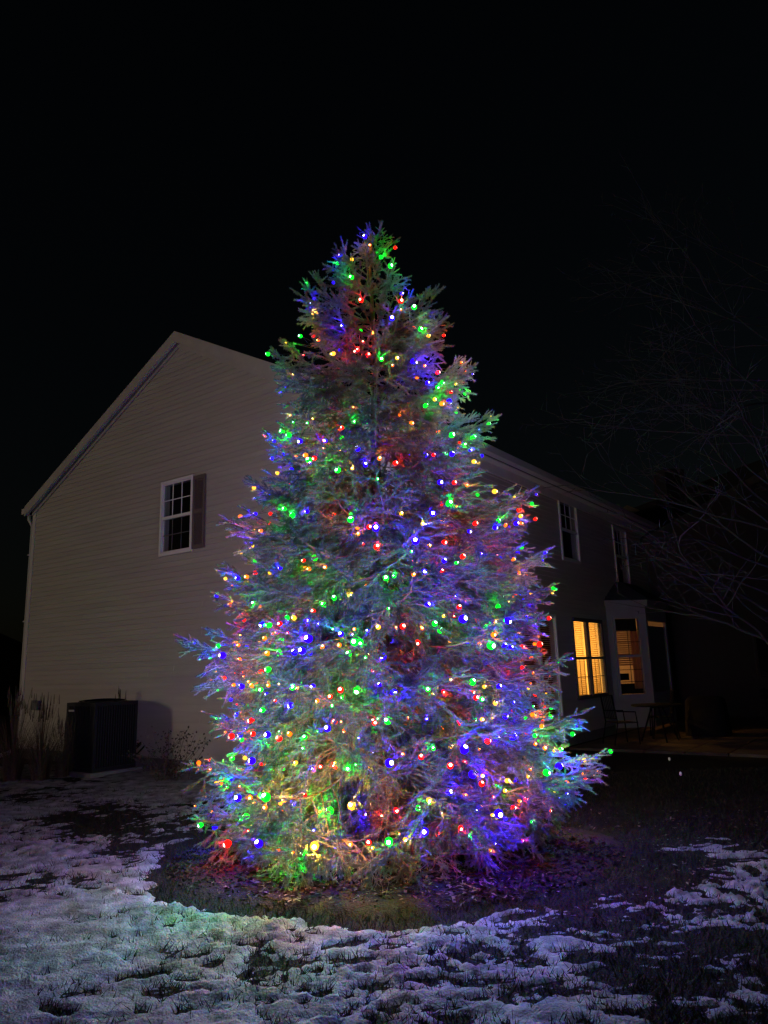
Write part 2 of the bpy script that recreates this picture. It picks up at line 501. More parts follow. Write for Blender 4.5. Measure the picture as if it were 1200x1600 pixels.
def room(tf, a, b, d, z0, z1, m, name="room"):
    mb = MB(tf)
    mb.add([(a,.141,z0),(b,.141,z0),(b,d,z0),(a,d,z0),(a,.141,z1),(b,.141,z1),(b,d,z1),(a,d,z1)], [(0,1,2,3),(7,6,5,4),(2,3,7,6)[::1],(1,2,6,5),(3,0,4,7)])
    return mb.build(name, m, house)
def blinds(tf, parent, a, b, z0, z1, y, m, step=.042, tilt=.6):
    hw = .023
    z = z1 - .03
    me = None
    while z > z0:
        if me is None:
            mb = MB(tf)
            dy, dz = hw*math.cos(tilt), hw*math.sin(tilt)
            mb.hexa([(a, y-dy, z-dz), (b, y-dy, z-dz), (b, y+dy, z+dz-.002), (a, y+dy, z+dz-.002), (a, y-dy, z-dz+.003), (b, y-dy, z-dz+.003), (b, y+dy, z+dz+.001), (a, y+dy, z+dz+.001)])
            o = mb.build("blind_slat", m, parent); me = o.data; zz0 = z
        else:
            o = link(bpy.data.objects.new("blind_slat", me), parent); o.location = (0, 0, z-zz0)
        z -= step
    for t in (.2, .8):
        xx = a+(b-a)*t
        box("blind_cord", xx-.004, xx+.004, y-.028, y-.026, z0, z1, m, parent, tf)
def lamp(tf, x, y, z, power, col=(1, .5, .13), r=.09, name="room_lamp"):
    l = bpy.data.lights.new(name, 'POINT'); l.energy = power; l.color = col; l.shadow_soft_size = r
    o = bpy.data.objects.new(name, l); COL.objects.link(o)
    o.location = HM @ tf @ Vector((x, y, z)); return o
HM = Matrix.Translation(HP) @ Matrix.Rotation(HANG, 4, 'Z')
TG = Matrix.Identity(4)                                     # gable wall: x=u, y=v inward
TS = Matrix.Translation((UR, 0, 0)) @ Matrix.Rotation(math.pi/2, 4, 'Z')   # side wall: x=v along, y -> -u inward
FZ = .22
# gable wall
gh = [(.22, 1.05, 3.90, 5.24)]
wall_with_holes("wall", TG, UL, UR, FZ-.02, EZ, gh, M['siding'], gable=True)
siding(TG, house, UL, UR, FZ, AZ-.02, [(.22-.05, 1.05+.05, 3.85, 5.29)], gable=True)
window(TG, .22, 1.05, 3.90, 5.24, lower='screen')
room(TG, -.3, 1.6, 1.2, 3.5, 5.4, M['dark_room'])
sh = MB(TG)
s0, s1, z0, z1 = 1.115, 1.44, 3.88, 5.25
sh.box(s0, s1, -.030, -.019, z0, z1)
for (a, b, c, d) in ((s0, s0+.05, z0, z1), (s1-.05, s1, z0, z1), (s0+.05, s1-.05, z0, z0+.07), (s0+.05, s1-.05, z1-.07, z1), (s0+.05, s1-.05, 4.53, 4.61)):
    sh.box(a, b, -.046, -.0301, c, d)
so_ = sh.build("shutter", M['shutter'], house)
for (a, b) in ((z0+.075, 4.525), (4.615, z1-.075)):
    k = 0
    zz = a
    while zz < b-.02:
        mb = MB(TG); mb.hexa([(s0+.05, -.042, zz), (s1-.05, -.042, zz), (s1-.05, -.031, zz), (s0+.05, -.031, zz), (s0+.05, -.034, zz+.03), (s1-.05, -.034, zz+.03), (s1-.05, -.031, zz+.03), (s0+.05, -.031, zz+.03)])
        mb.build("louver", M['shutter'], so_); zz += .034
# side wall
holes = [(4.05, 5.70, .62, 2.58), (6.67, 8.40, .93, 2.56), (6.45, 7.40, 3.90, 5.20), (9.95, 10.9, 3.60, 5.05), (9.1, 11.9, .55, 2.75), (12.5, 13.5, .3, 2.68)]
wall_with_holes("wall", TS, 0, LEN, FZ-.02, EZ, holes, M['siding'])
siding(TS, house, .09, LEN, FZ, EZ, [(a-.05, b+.05, c-.05, d+.05) for a, b, c, d in holes[:4]] + [(8.86, 12.14, .1, 3.1), (12.45, 13.55, .2, 2.73)])
box("corner_board", UR-.10, UR+.024, -.024, .10, FZ, EZ, M['trim'], house)
box("corner_board", UL-.024, UL+.10, -.024, .10, FZ, EZ, M['trim'], house)
fd = MB(); fd.box(UL+.02, UR-.02, .02, .2, -.1, FZ-.02); fd.box(UR-.2, UR-.021, .2, LEN, -.1, FZ-.02); fd.box(UL+.021, UL+.2, .2, LEN, -.1, FZ-.02)
fd.build("foundation", M['concrete'], house)
mb = MB(); mb.box(UL, UL+.14, .141, LEN, FZ-.02, EZ); mb.box(UL, UR, LEN-.14, LEN+.02, FZ-.02, EZ); mb.build("wall", M['siding'], house)
# dark red blinds window
w = window(TS, 4.05, 5.70, .62, 2.58, pairs=2, lower=None, upper=False)
blinds(TS, w, 4.10, 4.82, .66, 2.56, .09, M['red_slat']); blinds(TS, w, 4.93, 5.65, .66, 2.56, .09, M['red_slat'])
room(TS, 3.4, 6.05, 2.2, .3, 2.75, M['room']); lamp(TS, 4.7, 1.5, 1.8, 5, (1, .35, .12))
# brightly lit window
w = window(TS, 6.67, 8.40, .93, 2.56, pairs=2, lower='valance', upper=False, fm='screen')
blinds(TS, w, 6.70, 7.47, .95, 2.55, .085, M['slat']); blinds(TS, w, 7.60, 8.37, .95, 2.55, .085, M['slat'])
room(TS, 6.1, 8.75, 2.4, .25, 2.75, M['room']); lamp(TS, 7.4, 1.3, 1.75, 400, (1, .46, .085))
# upper windows
for (a, b, c, d) in (holes[2], holes[3]):
    window(TS, a, b, c, d, lower=None, fm='trim')
    room(TS, a-.4, b+.4, 1.2, c-.4, d+.15, M['dark_room'])
# bay window: angled face towards the yard
B0, B1, B2, B3 = Vector((8.9, 0)), Vector((9.62, -.72)), Vector((11.38, -.72)), Vector((12.1, 0))   # (v, -outward)
bay = tag(empty("bay_window", (0, 0, 0)), None)
bay.parent = house
ang = math.atan2(B1.y-B0.y, B1.x-B0.x); FL = (B1-B0).length
TB = TS @ Matrix.Translation((B0.x, B0.y, 0)) @ Matrix.Rotation(ang, 4, 'Z')
def bpart(name, m, mb):
    return mb.build(name, m, bay)
a, b, c, d = .20, .80, .88, 2.66
mb = MB(TB); mb.box(0, a, 0, .06, .12, 2.95); mb.box(b, FL-.001, 0, .06, .12, 2.95); mb.box(a, b, 0, .06, .12, c); mb.box(a, b, 0, .06, d, 2.95); bpart("bay_panel", M['bay'], mb)
mb = MB(TB); mb.box(a-.05, a, -.03, .05, c-.05, d+.05); mb.box(b, b+.05, -.03, .05, c-.05, d+.05); mb.box(a, b, -.03, .05, d, d+.05); mb.box(a, b, -.03, .05, c-.05, c); mb.box(a, b, -.02, .05, 1.74, 1.80); bpart("bay_window_frame", M['bay'], mb)
mb = MB(TB); mb.box(a, b, .010, .014, c, 1.74); mb.box(a, b, .010, .014, 1.80, d); bpart("pane", M['glass'], mb)
mb = MB(TB); mb.box((a+b)/2-.007, (a+b)/2+.007, .002, .0098, c, 1.74); mb.box((a+b)/2-.007, (a+b)/2+.007, .002, .0098, 1.80, d)
for zz in (1.17, 1.45, 2.10, 2.40): mb.box(a, b, .001, .009, zz-.007, zz+.007)
bpart("muntin_grid", M['valance'], mb)
mb = MB(TB); mb.box(a, b, .10, .13, 2.36, 2.66); bpart("valance", M['valance'], mb)
blo = empty("bay_blind", (0, 0, 0)); blo.parent = house
for z in np.arange(1.55, 2.36, .05):
    mb = MB(TB); mb.box(a-.02, a+.42, .085, .12, z, z+.035); mb.build("blind_slat", M['drape'], blo)
mb = MB(TB)
for k in range(5): mb.box(a+.43+k*.05, a+.47+k*.05, .09+.02*(k % 2), .13+.02*(k % 2), 1.0, 2.36)
bpart("drape", M['drape'], mb)
mb = MB(TB); mb.box(a-.1, b+.1, .25, .3, .88, 1.12); mb.box(a-.05, b-.2, .32, .36, 1.2, 1.36); bpart("sill_board", M['valance'], mb)
mb = MB(TS); mb.box(B1.x, B2.x, B1.y, B1.y+.06, .12, .9); mb.box(B1.x, B2.x, B1.y, B1.y+.06, 2.6, 2.95); mb.box(B1.x, B1.x+.12, B1.y, B1.y+.06, .9, 2.6); mb.box(B2.x-.12, B2.x, B1.y, B1.y+.06, .9, 2.6); bpart("bay_panel", M['bay'], mb)
mb = MB(TS); mb.box(B1.x+.12, B2.x-.12, B1.y+.02, B1.y+.025, .9, 2.6); bpart("pane", M['glass'], mb)
mb = MB(TS); mb.box(B1.x+.05, B2.x-.03, B1.y+.062, B1.y+.07, .7, 2.49); bpart("roller_shade", M['bay'], mb)
TB2 = TS @ Matrix.Translation((B2.x, B2.y, 0)) @ Matrix.Rotation(-ang, 4, 'Z')
mb = MB(TB2); mb.box(0, FL, 0, .06, .12, 2.95); bpart("bay_panel", M['bay'], mb)
mb = MB(TS); o_ = .08
mb.hexa([(B0.x-o_, 0, 2.95), (B1.x-.03, B1.y-o_, 2.95), (B2.x+.03, B2.y-o_, 2.95), (B3.x+o_, 0, 2.95), (B0.x-o_, 0, 3.10), (B1.x-.03, B1.y-o_, 3.10), (B2.x+.03, B2.y-o_, 3.10), (B3.x+o_, 0, 3.10)][::1])
bpart("bay_cornice", M['bay'], mb)
mb = MB(TS); o_ = .14
mb.hexa([(B0.x-o_, 0, 3.102), (B1.x-.05, B1.y-o_, 3.102), (B2.x+.05, B2.y-o_, 3.102), (B3.x+o_, 0, 3.102), (9.75, -.02, 3.62), (9.9, -.12, 3.62), (11.1, -.12, 3.62), (11.25, -.02, 3.62)])
bpart("bay_roof", M['roof'], mb)
room(TS, 8.95, 12.05, 2.6, .3, 2.95, M['room']); lamp(TS, 10.6, 1.4, 2.1, 55, (1, .42, .12))
# patio door past the bay
w = window(TS, 12.5, 13.5, .3, 2.68, lower=None, upper=False, fm='trim')
box("roller_shade", 12.5, 13.5, .09, .10, .75, 2.66, M['valance'], w, TS)
room(TS, 12.2, 13.9, 2.0, .2, 2.8, M['room']); lamp(TS, 13.0, 1.2, 2.2, 26)
# roof
OV, RK = .20, .12
def roof_slab(sgn):
    ue = UC + sgn*(UC-UL+OV); ze = EZ - OV*SLOPE + .06; zr = AZ + .06
    T_ = .16
    m = MB(); y0, y1 = -RK, LEN+RK
    m.hexa([(ue, y0, ze), (UC, y0, zr), (UC, y1, zr), (ue, y1, ze), (ue, y0, ze+T_), (UC, y0, zr+T_), (UC, y1, zr+T_), (ue, y1, ze+T_)] if sgn < 0 else
           [(UC, y0, zr), (ue, y0, ze), (ue, y1, ze), (UC, y1, zr), (UC, y0, zr+T_), (ue, y0, ze+T_), (ue, y1, ze+T_), (UC, y1, zr+T_)])
    ro = m.build("roof", M['roof'], house)
    def band(name, ya, yb, zo0, zo1, m_, u0=UC, u1=ue):
        za, zb = zr, zr + (ze-zr)*(u1-UC)/(ue-UC)
        mm = MB(); p = [(u1, ya, zb+zo0), (u0, ya, za+zo0), (u0, yb, za+zo0), (u1, yb, zb+zo0), (u1, ya, zb+zo1), (u0, ya, za+zo1), (u0, yb, za+zo1), (u1, yb, zb+zo1)]
        if sgn > 0: p = [p[i] for i in (1, 0, 3, 2, 5, 4, 7, 6)]
        mm.hexa(p); mm.build(name, m_, house)
    band("rake_board", -RK-.022, -RK-.001, -.06, .165, M['rake'])
    band("soffit", -RK, -.045, -.024, -.002, M['rake'])
    band("frieze_board", -.044, -.018, -.15, -.025, M['rake'], UC, UC+sgn*(UC-UL+.03))
    box("soffit", min(ue, UC+sgn*(UC-UL)), max(ue, UC+sgn*(UC-UL)), .0, LEN, ze-.03, ze-.012, M['trim'], house)
    g0, g1 = (ue-.13, ue-.002) if sgn < 0 else (ue+.002, ue+.13)
    m = MB(); m.box(g0, g1, -RK, LEN, ze+.005, ze+.018)
    if sgn < 0: m.box(g0-.015, g0, -RK, LEN, ze+.0, ze+.13)
    else: m.box(g1, g1+.015, -RK, LEN, ze+.0, ze+.13)
    m.box(g0, g1, -RK-.015, -RK-.002, ze, ze+.125)
    m.build("gutter", M['gutter'], house)
    box("frieze_board", *((UC+sgn*(UC-UL)+.019, UC+sgn*(UC-UL)+.045) if sgn > 0 else (UC+sgn*(UC-UL)-.045, UC+sgn*(UC-UL)-.019)), 0, LEN, EZ-.26, ze-.031, M['trim'], house)
    return ue, ze
ueL, zeL = roof_slab(-1); ueR, zeR = roof_slab(1)
m = MB(); m.tube([(ueL-.06, .02, zeL+.01), (ueL-.06, .02, zeL-.10), (UL-.075, .02, zeL-.30), (UL-.075, .02, .25), (UL-.10, -.15, .12), (UL-.15, -.40, .06)], .042, 8)
m.build("downspout", M['gutter'], house, True)
m = MB()
for zz in (1.2, 2.9, 4.4): m.box(UL-.13, UL-.024, -.028, .068, zz, zz+.03)
m.build("downspout_strap", M['gutter'], house)
# small electrical box on the gable wall
m = MB(); m.box(-3.86, -3.68, -.085, -.017, 1.02, 1.20); m.box(-3.875, -3.665, -.10, -.0851, 1.01, 1.21)
mo = m.build("outlet_box", M['concrete'], house)

# ------------------------------------------------------------------ air conditioner
ac = empty("air_conditioner", HM @ Vector((-.40, -.70, 0)), HANG)
tag(ac, "dark square outdoor air conditioner against the beige gable wall", "air conditioner")
A_, AH = .43, 1.22
box("pad", -A_-.08, A_+.08, -A_-.08, A_+.08, 0, .075, M['concrete'], ac)
m = MB(); m.box(-A_+.03, A_-.03, -A_+.03, A_-.03, .08, AH-.06); m.build("coil", M['ac_dark'], ac)
m = MB(); m.box(-A_, A_, -A_, A_, AH-.06, AH); m.build("top_cap", M['ac'], ac)
m = MB(); m.box(-A_, A_, -A_, A_, .076, .14); m.build("base_pan", M['ac'], ac)
for sx in (-1, 1):
    for sy in (-1, 1):
        m = MB(); m.box(sx*A_-.035, sx*A_+.035, sy*A_-.035, sy*A_+.035, .14, AH-.061) if False else m.box(min(sx*A_, sx*(A_-.06)), max(sx*A_, sx*(A_-.06)), min(sy*A_, sy*(A_-.06)), max(sy*A_, sy*(A_-.06)), .1401, AH-.0601)
        m.build("corner_post", M['ac'], ac)
m0 = None
for side in range(4):
    for k in range(15):
        x = -A_+.09+k*(2*A_-.18)/14
        if m0 is None:
            mb = MB(); mb.box(-.011, .011, -A_+.004, -A_+.026, .141, AH-.061); o = mb.build("louver_bar", M['ac'], ac); m0 = o.data
        else:
            o = link(bpy.data.objects.new("louver_bar", m0), ac)
        R_ = Matrix.Rotation(side*math.pi/2, 4, 'Z')
        o.matrix_local = R_ @ Matrix.Translation((x, 0, 0))
m = MB()
for k in range(11):
    r = .05+.035*k
    m.tube([(r*math.cos(t), r*math.sin(t), AH+.02+.03*(1-(r/.42)**2)) for t in np.linspace(0, 2*math.pi, 29)], .004, 4, False)
for k in range(8): m.tube([(.04*math.cos(k*.785), .04*math.sin(k*.785), AH+.05), (.42*math.cos(k*.785), .42*math.sin(k*.785), AH+.004)], .004, 4)
m.build("fan_guard", M['black_metal'], ac)
box("badge", -A_+.08, -A_+.24, -A_-.008, -A_-.001, AH-.15, AH-.12, M['ac_plate'], ac)
m = MB(); m.tube([(.2, A_-.02, .35), (.2, .55, .35), (.2, .70, .45)], .03, 8); m.tube([(.3, A_-.02, .3), (.3, .55, .28), (.3, .70, .4)], .015, 8); m.build("refrigerant_line", M['black_metal'], ac)

# ------------------------------------------------------------------ blue spruce
def rot_about(v, ax, a):
    c, s = math.cos(a), math.sin(a)
    return v*c + np.cross(ax, v)*s + ax*np.dot(ax, v)*(1-c)
def unit(v):
    return v/max(np.linalg.norm(v), 1e-9)
def tubes_np(segs, nside=3):
    """segs: (p0, p1, r0, r1) arrays -> prism mesh"""
    p0 = np.array([s[0] for s in segs]); p1 = np.array([s[1] for s in segs])
    r0 = np.array([s[2] for s in segs]); r1 = np.array([s[3] for s in segs])
    d = p1-p0; d /= np.linalg.norm(d, axis=1, keepdims=True)+1e-9
    a = np.where(np.abs(d[:, 2:3]) < .9, np.array([[0, 0, 1.]]), np.array([[1., 0, 0]]))
    u = np.cross(d, a); u /= np.linalg.norm(u, axis=1, keepdims=True)+1e-9; w = np.cross(d, u)
    vs = []
    for e, r in ((p0, r0), (p1, r1)):
        for k in range(nside):
            t = 2*math.pi*k/nside
            vs.append(e + (u*math.cos(t)+w*math.sin(t))*r[:, None])
    n = len(segs)
    V = np.stack(vs, 1).reshape(-1, 3)
    b = np.arange(n)*2*nside
    F = [np.stack([b+k, b+(k+1) % nside, b+nside+(k+1) % nside, b+nside+k], 1) for k in range(nside)]
    return V, np.concatenate(F)
def make_bough(L, seed, green=1.0):
    R = np.random.default_rng(seed)
    segs, shoots = [], []
    up = np.array([0, 0, 1.])
    N = 12
    tt = np.linspace(0, 1, N)
    stem = np.stack([L*tt, .03*L*np.cumsum(R.standard_normal(N))*.25, L*(-.13*np.sin(math.pi*tt*.9)+.07*tt**3)], 1)
    def at(t):
        i = min(int(t*(N-1)), N-2); f_ = t*(N-1)-i
        return stem[i]*(1-f_)+stem[i+1]*f_, unit(stem[i+1]-stem[i])
    rb = .007+.009*L
    for i in range(N-1):
        segs.append((stem[i], stem[i+1], rb*(1-.85*tt[i]), rb*(1-.85*tt[i+1])))
    for k in range(int(.30/.06)):
        t = 1-(k+1)*.05/L
        if t > .3: p, d = at(t); shoots.append((p, d, .06))
    p, d = at(.985)
    shoots.append((p, d, .13))
    for sg in (-1, 1):
        shoots.append((p, unit(rot_about(d, up, sg*.75)+.15*R.standard_normal(3)), .11))
    s = .10*L+.02; side = 1
    def twig(p, d, ln, lvl, gd):
        """branchlet with shoots; gd = needled length measured back from the tip"""
        n = max(2, int(ln/.085)); q = p.copy(); dd = d.copy(); sgn = 1 if R.random() < .5 else -1
        r0 = .0022+.009*ln
        for i in range(n):
            dd = unit(dd + np.array([.05, 0, -.11 if i < n*.7 else .06]) + .06*R.standard_normal(3))
            q2 = q + dd*ln/n
            f0, f1 = i/n, (i+1)/n
            segs.append((q, q2, r0*(1-.7*f0), r0*(1-.7*f1)))
            togo = ln*(1-f1)
            lit = R.random() < green and (togo < gd or R.random() < .18)
            if lit and togo < gd*.55: shoots.append((q, dd, ln/n*.9))
            for sg in ((sgn, -sgn) if R.random() < .48 else (sgn,)):
                ax = unit(up + .45*R.standard_normal(3))
                sd = unit(rot_about(dd, ax, sg*(.75+.25*R.standard_normal())) + up*(.02+.16*R.standard_normal()))
                if lvl == 0 and togo > .08 and R.random() < .55:
                    twig(q2, sd, min(.30, .07+togo*.5)*(.7+.5*R.random()), 1, .16)
                elif lit:
                    shoots.append((q2, sd, .065+.045*R.random()))
                elif R.random() < .6:
                    e = q2+sd*(.05+.09*R.random()); e2 = e+unit(sd+.7*R.standard_normal(3)-.3*up)*(.04+.05*R.random())
                    segs.append((q2, e, .0016, .0013)); segs.append((e, e2, .0013, .0008))
            sgn = -sgn; q = q2
        if R.random() < green: shoots.append((q, dd, .08+.03*R.random()))
    while s < L-.04:
        t = s/L; p, d = at(t)
        ln = min(.36*L+.08, (L-s)*.72+.07)*(.75+.4*R.random())
        sd = unit(rot_about(d, up, side*(.92+.15*R.standard_normal())) + up*(-.24+.14*R.standard_normal()))
        twig(p, sd, ln, 0, .34)
        side = -side; s += (.066+.022*R.random())*(1 if L > .6 else .75)
    # needles
    P = np.array([a for a, _, _ in shoots]); D = np.array([b for _, b, _ in shoots]); LN = np.array([c for _, _, c in shoots])
    D /= np.linalg.norm(D, axis=1, keepdims=True)
    per = np.maximum(26, (LN*640).astype(int))
    ix = np.repeat(np.arange(len(P)), per); n = len(ix)
    u_ = R.random(n); ph = R.random(n)*6.283
    a = np.where(np.abs(D[:, 2:3]) < .9, np.array([[0, 0, 1.]]), np.array([[1., 0, 0]]))
    Uv = np.cross(D, a); Uv /= np.linalg.norm(Uv, axis=1, keepdims=True); Wv = np.cross(D, Uv)
    rad = Uv[ix]*np.cos(ph)[:, None]+Wv[ix]*np.sin(ph)[:, None]
    tan = np.cross(D[ix], rad)
    al = np.radians(66-24*u_+8*R.standard_normal(n))
    nd = D[ix]*np.cos(al)[:, None]+rad*np.sin(al)[:, None]
    base = P[ix]+D[ix]*(u_*LN[ix])[:, None]
    nl = (.021+.008*R.random(n))*(1-.22*u_); w = .0033
    v0 = base-tan*w; v1 = base+tan*w; v2 = base+nd*nl[:, None]
    NV = np.stack([v0, v1, v2], 1).reshape(-1, 3); NF = np.arange(n*3).reshape(-1, 3)
    for (pp, d_, l_) in shoots: segs.append((pp, pp+d_*l_*.95, .0022, .0012))
    WV, WF = tubes_np(segs, 3)
    wm = np_mesh("bough", WV, WF, [M['twig']], smooth=True)
    cv, cf = tubes_np([(pp, pp+d_*l_*1.0, .0066, .0035) for (pp, d_, l_) in shoots], 4)
    cf = np.concatenate([cf[:, [0, 1, 2]], cf[:, [0, 2, 3]]])
    fm = np_mesh("needle_foliage", np.concatenate([NV, cv]), np.concatenate([NF, cf+len(NV)]), [M['needle']])
    NT[0] += n; NT[1] += 2*len(WF)
    return dict(L=L, wood=wm, fol=fm, pts=P+D*LN[:, None]*.6, n=n)
NT = [0, 0]
VAR = []
for i, (L, gr) in enumerate([(.35,1),(.38,1),(.42,1), (.72,1),(.78,1),(.85,1), (1.2,1),(1.28,1),(1.35,.95),(1.3,.95), (1.75,1),(1.85,.95),(1.8,.95), (1.3,.10),(1.6,.16)]):
    VAR.append(make_bough(L, 100+i, gr))
SETS = [(0,1,2), (3,4,5), (6,7,8,9), (10,11,12)]

TYp = TC[1]
spruce = empty("spruce_tree", (TC[0], TC[1], 0))
tag(spruce, "tall blue spruce wrapped in coloured lights in a mulch bed", "tree")
TRH = 6.25
random.seed(5)
m = MB(); m.tube([(.012*math.sin(i*1.3), .012*math.cos(i*1.7), TRH*i/14) for i in range(15)], [max(.012, .115*(1-i/14.3)**1.05+.006) for i in range(15)], 10)
m.build("trunk", M['spruce_bark'], spruce, True)
prof_px = [(375,560,612),(400,528,640),(450,495,680),(500,475,706),(560,432,742),(640,428,775),(700,415,785),(770,385,812),(840,356,840),(900,342,868),(960,320,884),(1010,300,892),(1060,318,900),(1110,318,918),(1170,308,938),(1210,298,944),(1270,300,930),(1320,300,905)]
prof = []
for (y, xl, xr) in prof_px:
    a, b = on_y(xl, y, TYp), on_y(xr, y, TYp)
    prof.append(((a[2]+b[2])/2, (b[0]-a[0])/2))
prof.sort(); PZ = np.array([p[0] for p in prof]); PR = np.array([p[1] for p in prof])
def radius(z):
    return float(np.interp(z, PZ, PR))
ALLP = []
def place(var, z0, az, pitch, length, roll=0):
    b = VAR[var]
    s = length/b['L']
    Mx = Matrix.Translation((0, 0, z0)) @ Matrix.Rotation(az, 4, 'Z') @ Matrix.Rotation(-pitch, 4, 'Y') @ Matrix.Rotation(roll, 4, 'X') @ Matrix.Scale(s, 4)
    w = link(bpy.data.objects.new("bough", b['wood']), spruce); w.matrix_local = Mx
    link(bpy.data.objects.new("needle_foliage", b['fol']), w)
    A = np.array(Mx)
    ALLP.append(b['pts'] @ A[:3, :3].T + A[:3, 3] + np.array([TC[0], TC[1], 0]))
def choose(length):
    if length < .52: k = 0
    elif length < 1.0: k = 1
    elif length < 1.55: k = 2
    else: k = 3
    return random.choice(SETS[k])
def pitch_of(z):
    return math.radians(np.interp(z, [.2, .6, 1.2, 2.5, 4.0, 5.2, 6.0], [-15, -11, -7, -1, 8, 25, 50]))
NB = 0
z = .30; tier = 0
golden = 2.39996
azi = .4
while z < 6.12:
    r = radius(z)
    cnt = max(3, int(round(2*math.pi*r/np.interp(r, [.1, .6, 2], [.25, .60, 1.34]))))
    for k in range(cnt):
        azi = tier*1.1 + 2*math.pi*(k+.35*random.uniform(-1, 1))/cnt
        zz = z + random.uniform(-.06, .06)
        rr = max(.1, radius(zz)*(random.uniform(.84, 1.0) if tier % 2 == 0 else random.uniform(.44, .68))-.05-.06*float(sstep(2.6, 4.2, zz))-.08*float(sstep(4.0, 5.0, zz)))
        rr *= 1-.14*math.cos(azi)**4
        back = math.sin(azi) > .55
        if back and random.random() < .5: continue
        if tier % 2 and math.sin(azi) < -.2 and random.random() < .4: continue
        p = pitch_of(zz) + math.radians(random.uniform(-6, 6))
        Lg = rr/math.cos(p)
        z0 = max(.12, zz - Lg*math.sin(p)); z0 = min(z0, TRH-.05)
        place(choose(Lg), z0, azi, p, Lg, random.uniform(-.18, .18)); NB += 1
    z += np.interp(z, [0, 3, 6], [.215, .205, .16]); tier += 1
# silhouette boughs whose tips stand out
for (px, py, dy) in ((275,1008,-.2),(318,1125,-.5),(290,1205,.1),(300,1290,-.3),(330,938,0),(345,900,-.2),(350,822,.1),(385,762,0),(410,690,-.2),(422,562,.1),(470,455,0),(845,772,-.1),(872,925,0),(893,1035,-.3),(925,1120,-.2),(950,1190,.2),(940,1215,-.4),(782,655,.1),(748,575,0),(702,505,.1),(866,868,.2),(690,465,-.1),(520,405,0)):
    T = on_y(px, py, TYp+dy); hx, hy = T[0]-TC[0], T[1]-TC[1]
    rr = math.hypot(hx, hy)-.07; p = pitch_of(T[2]); Lg = rr/math.cos(p)
    for (da, dz_, fl) in ((0, 0, 1), (-.15, -.07, .9), (.14, .06, .86)):
        place(choose(Lg*fl), max(.15, T[2]+dz_-Lg*fl*math.sin(p)), math.atan2(hy, hx)+da, p, Lg*fl, random.uniform(-.25, .25)); NB += 1
# leaders
for k in range(4):
    place(k % 3, 5.88+.08*k, k*1.9+.3, math.radians((86, 68, 72, 60)[k]), (.40, .28, .24, .24)[k]); NB += 1
# bare inner boughs low on the front
for k in range(12):
    az = -math.pi/2 + random.uniform(-.95, .95); z0 = random.uniform(.25, 1.1)
    place(13+k % 2, z0, az, math.radians(random.uniform(-10, 4)), random.uniform(1.25, 1.6), random.uniform(-.4, .4)); NB += 1
ALLP = np.concatenate(ALLP)

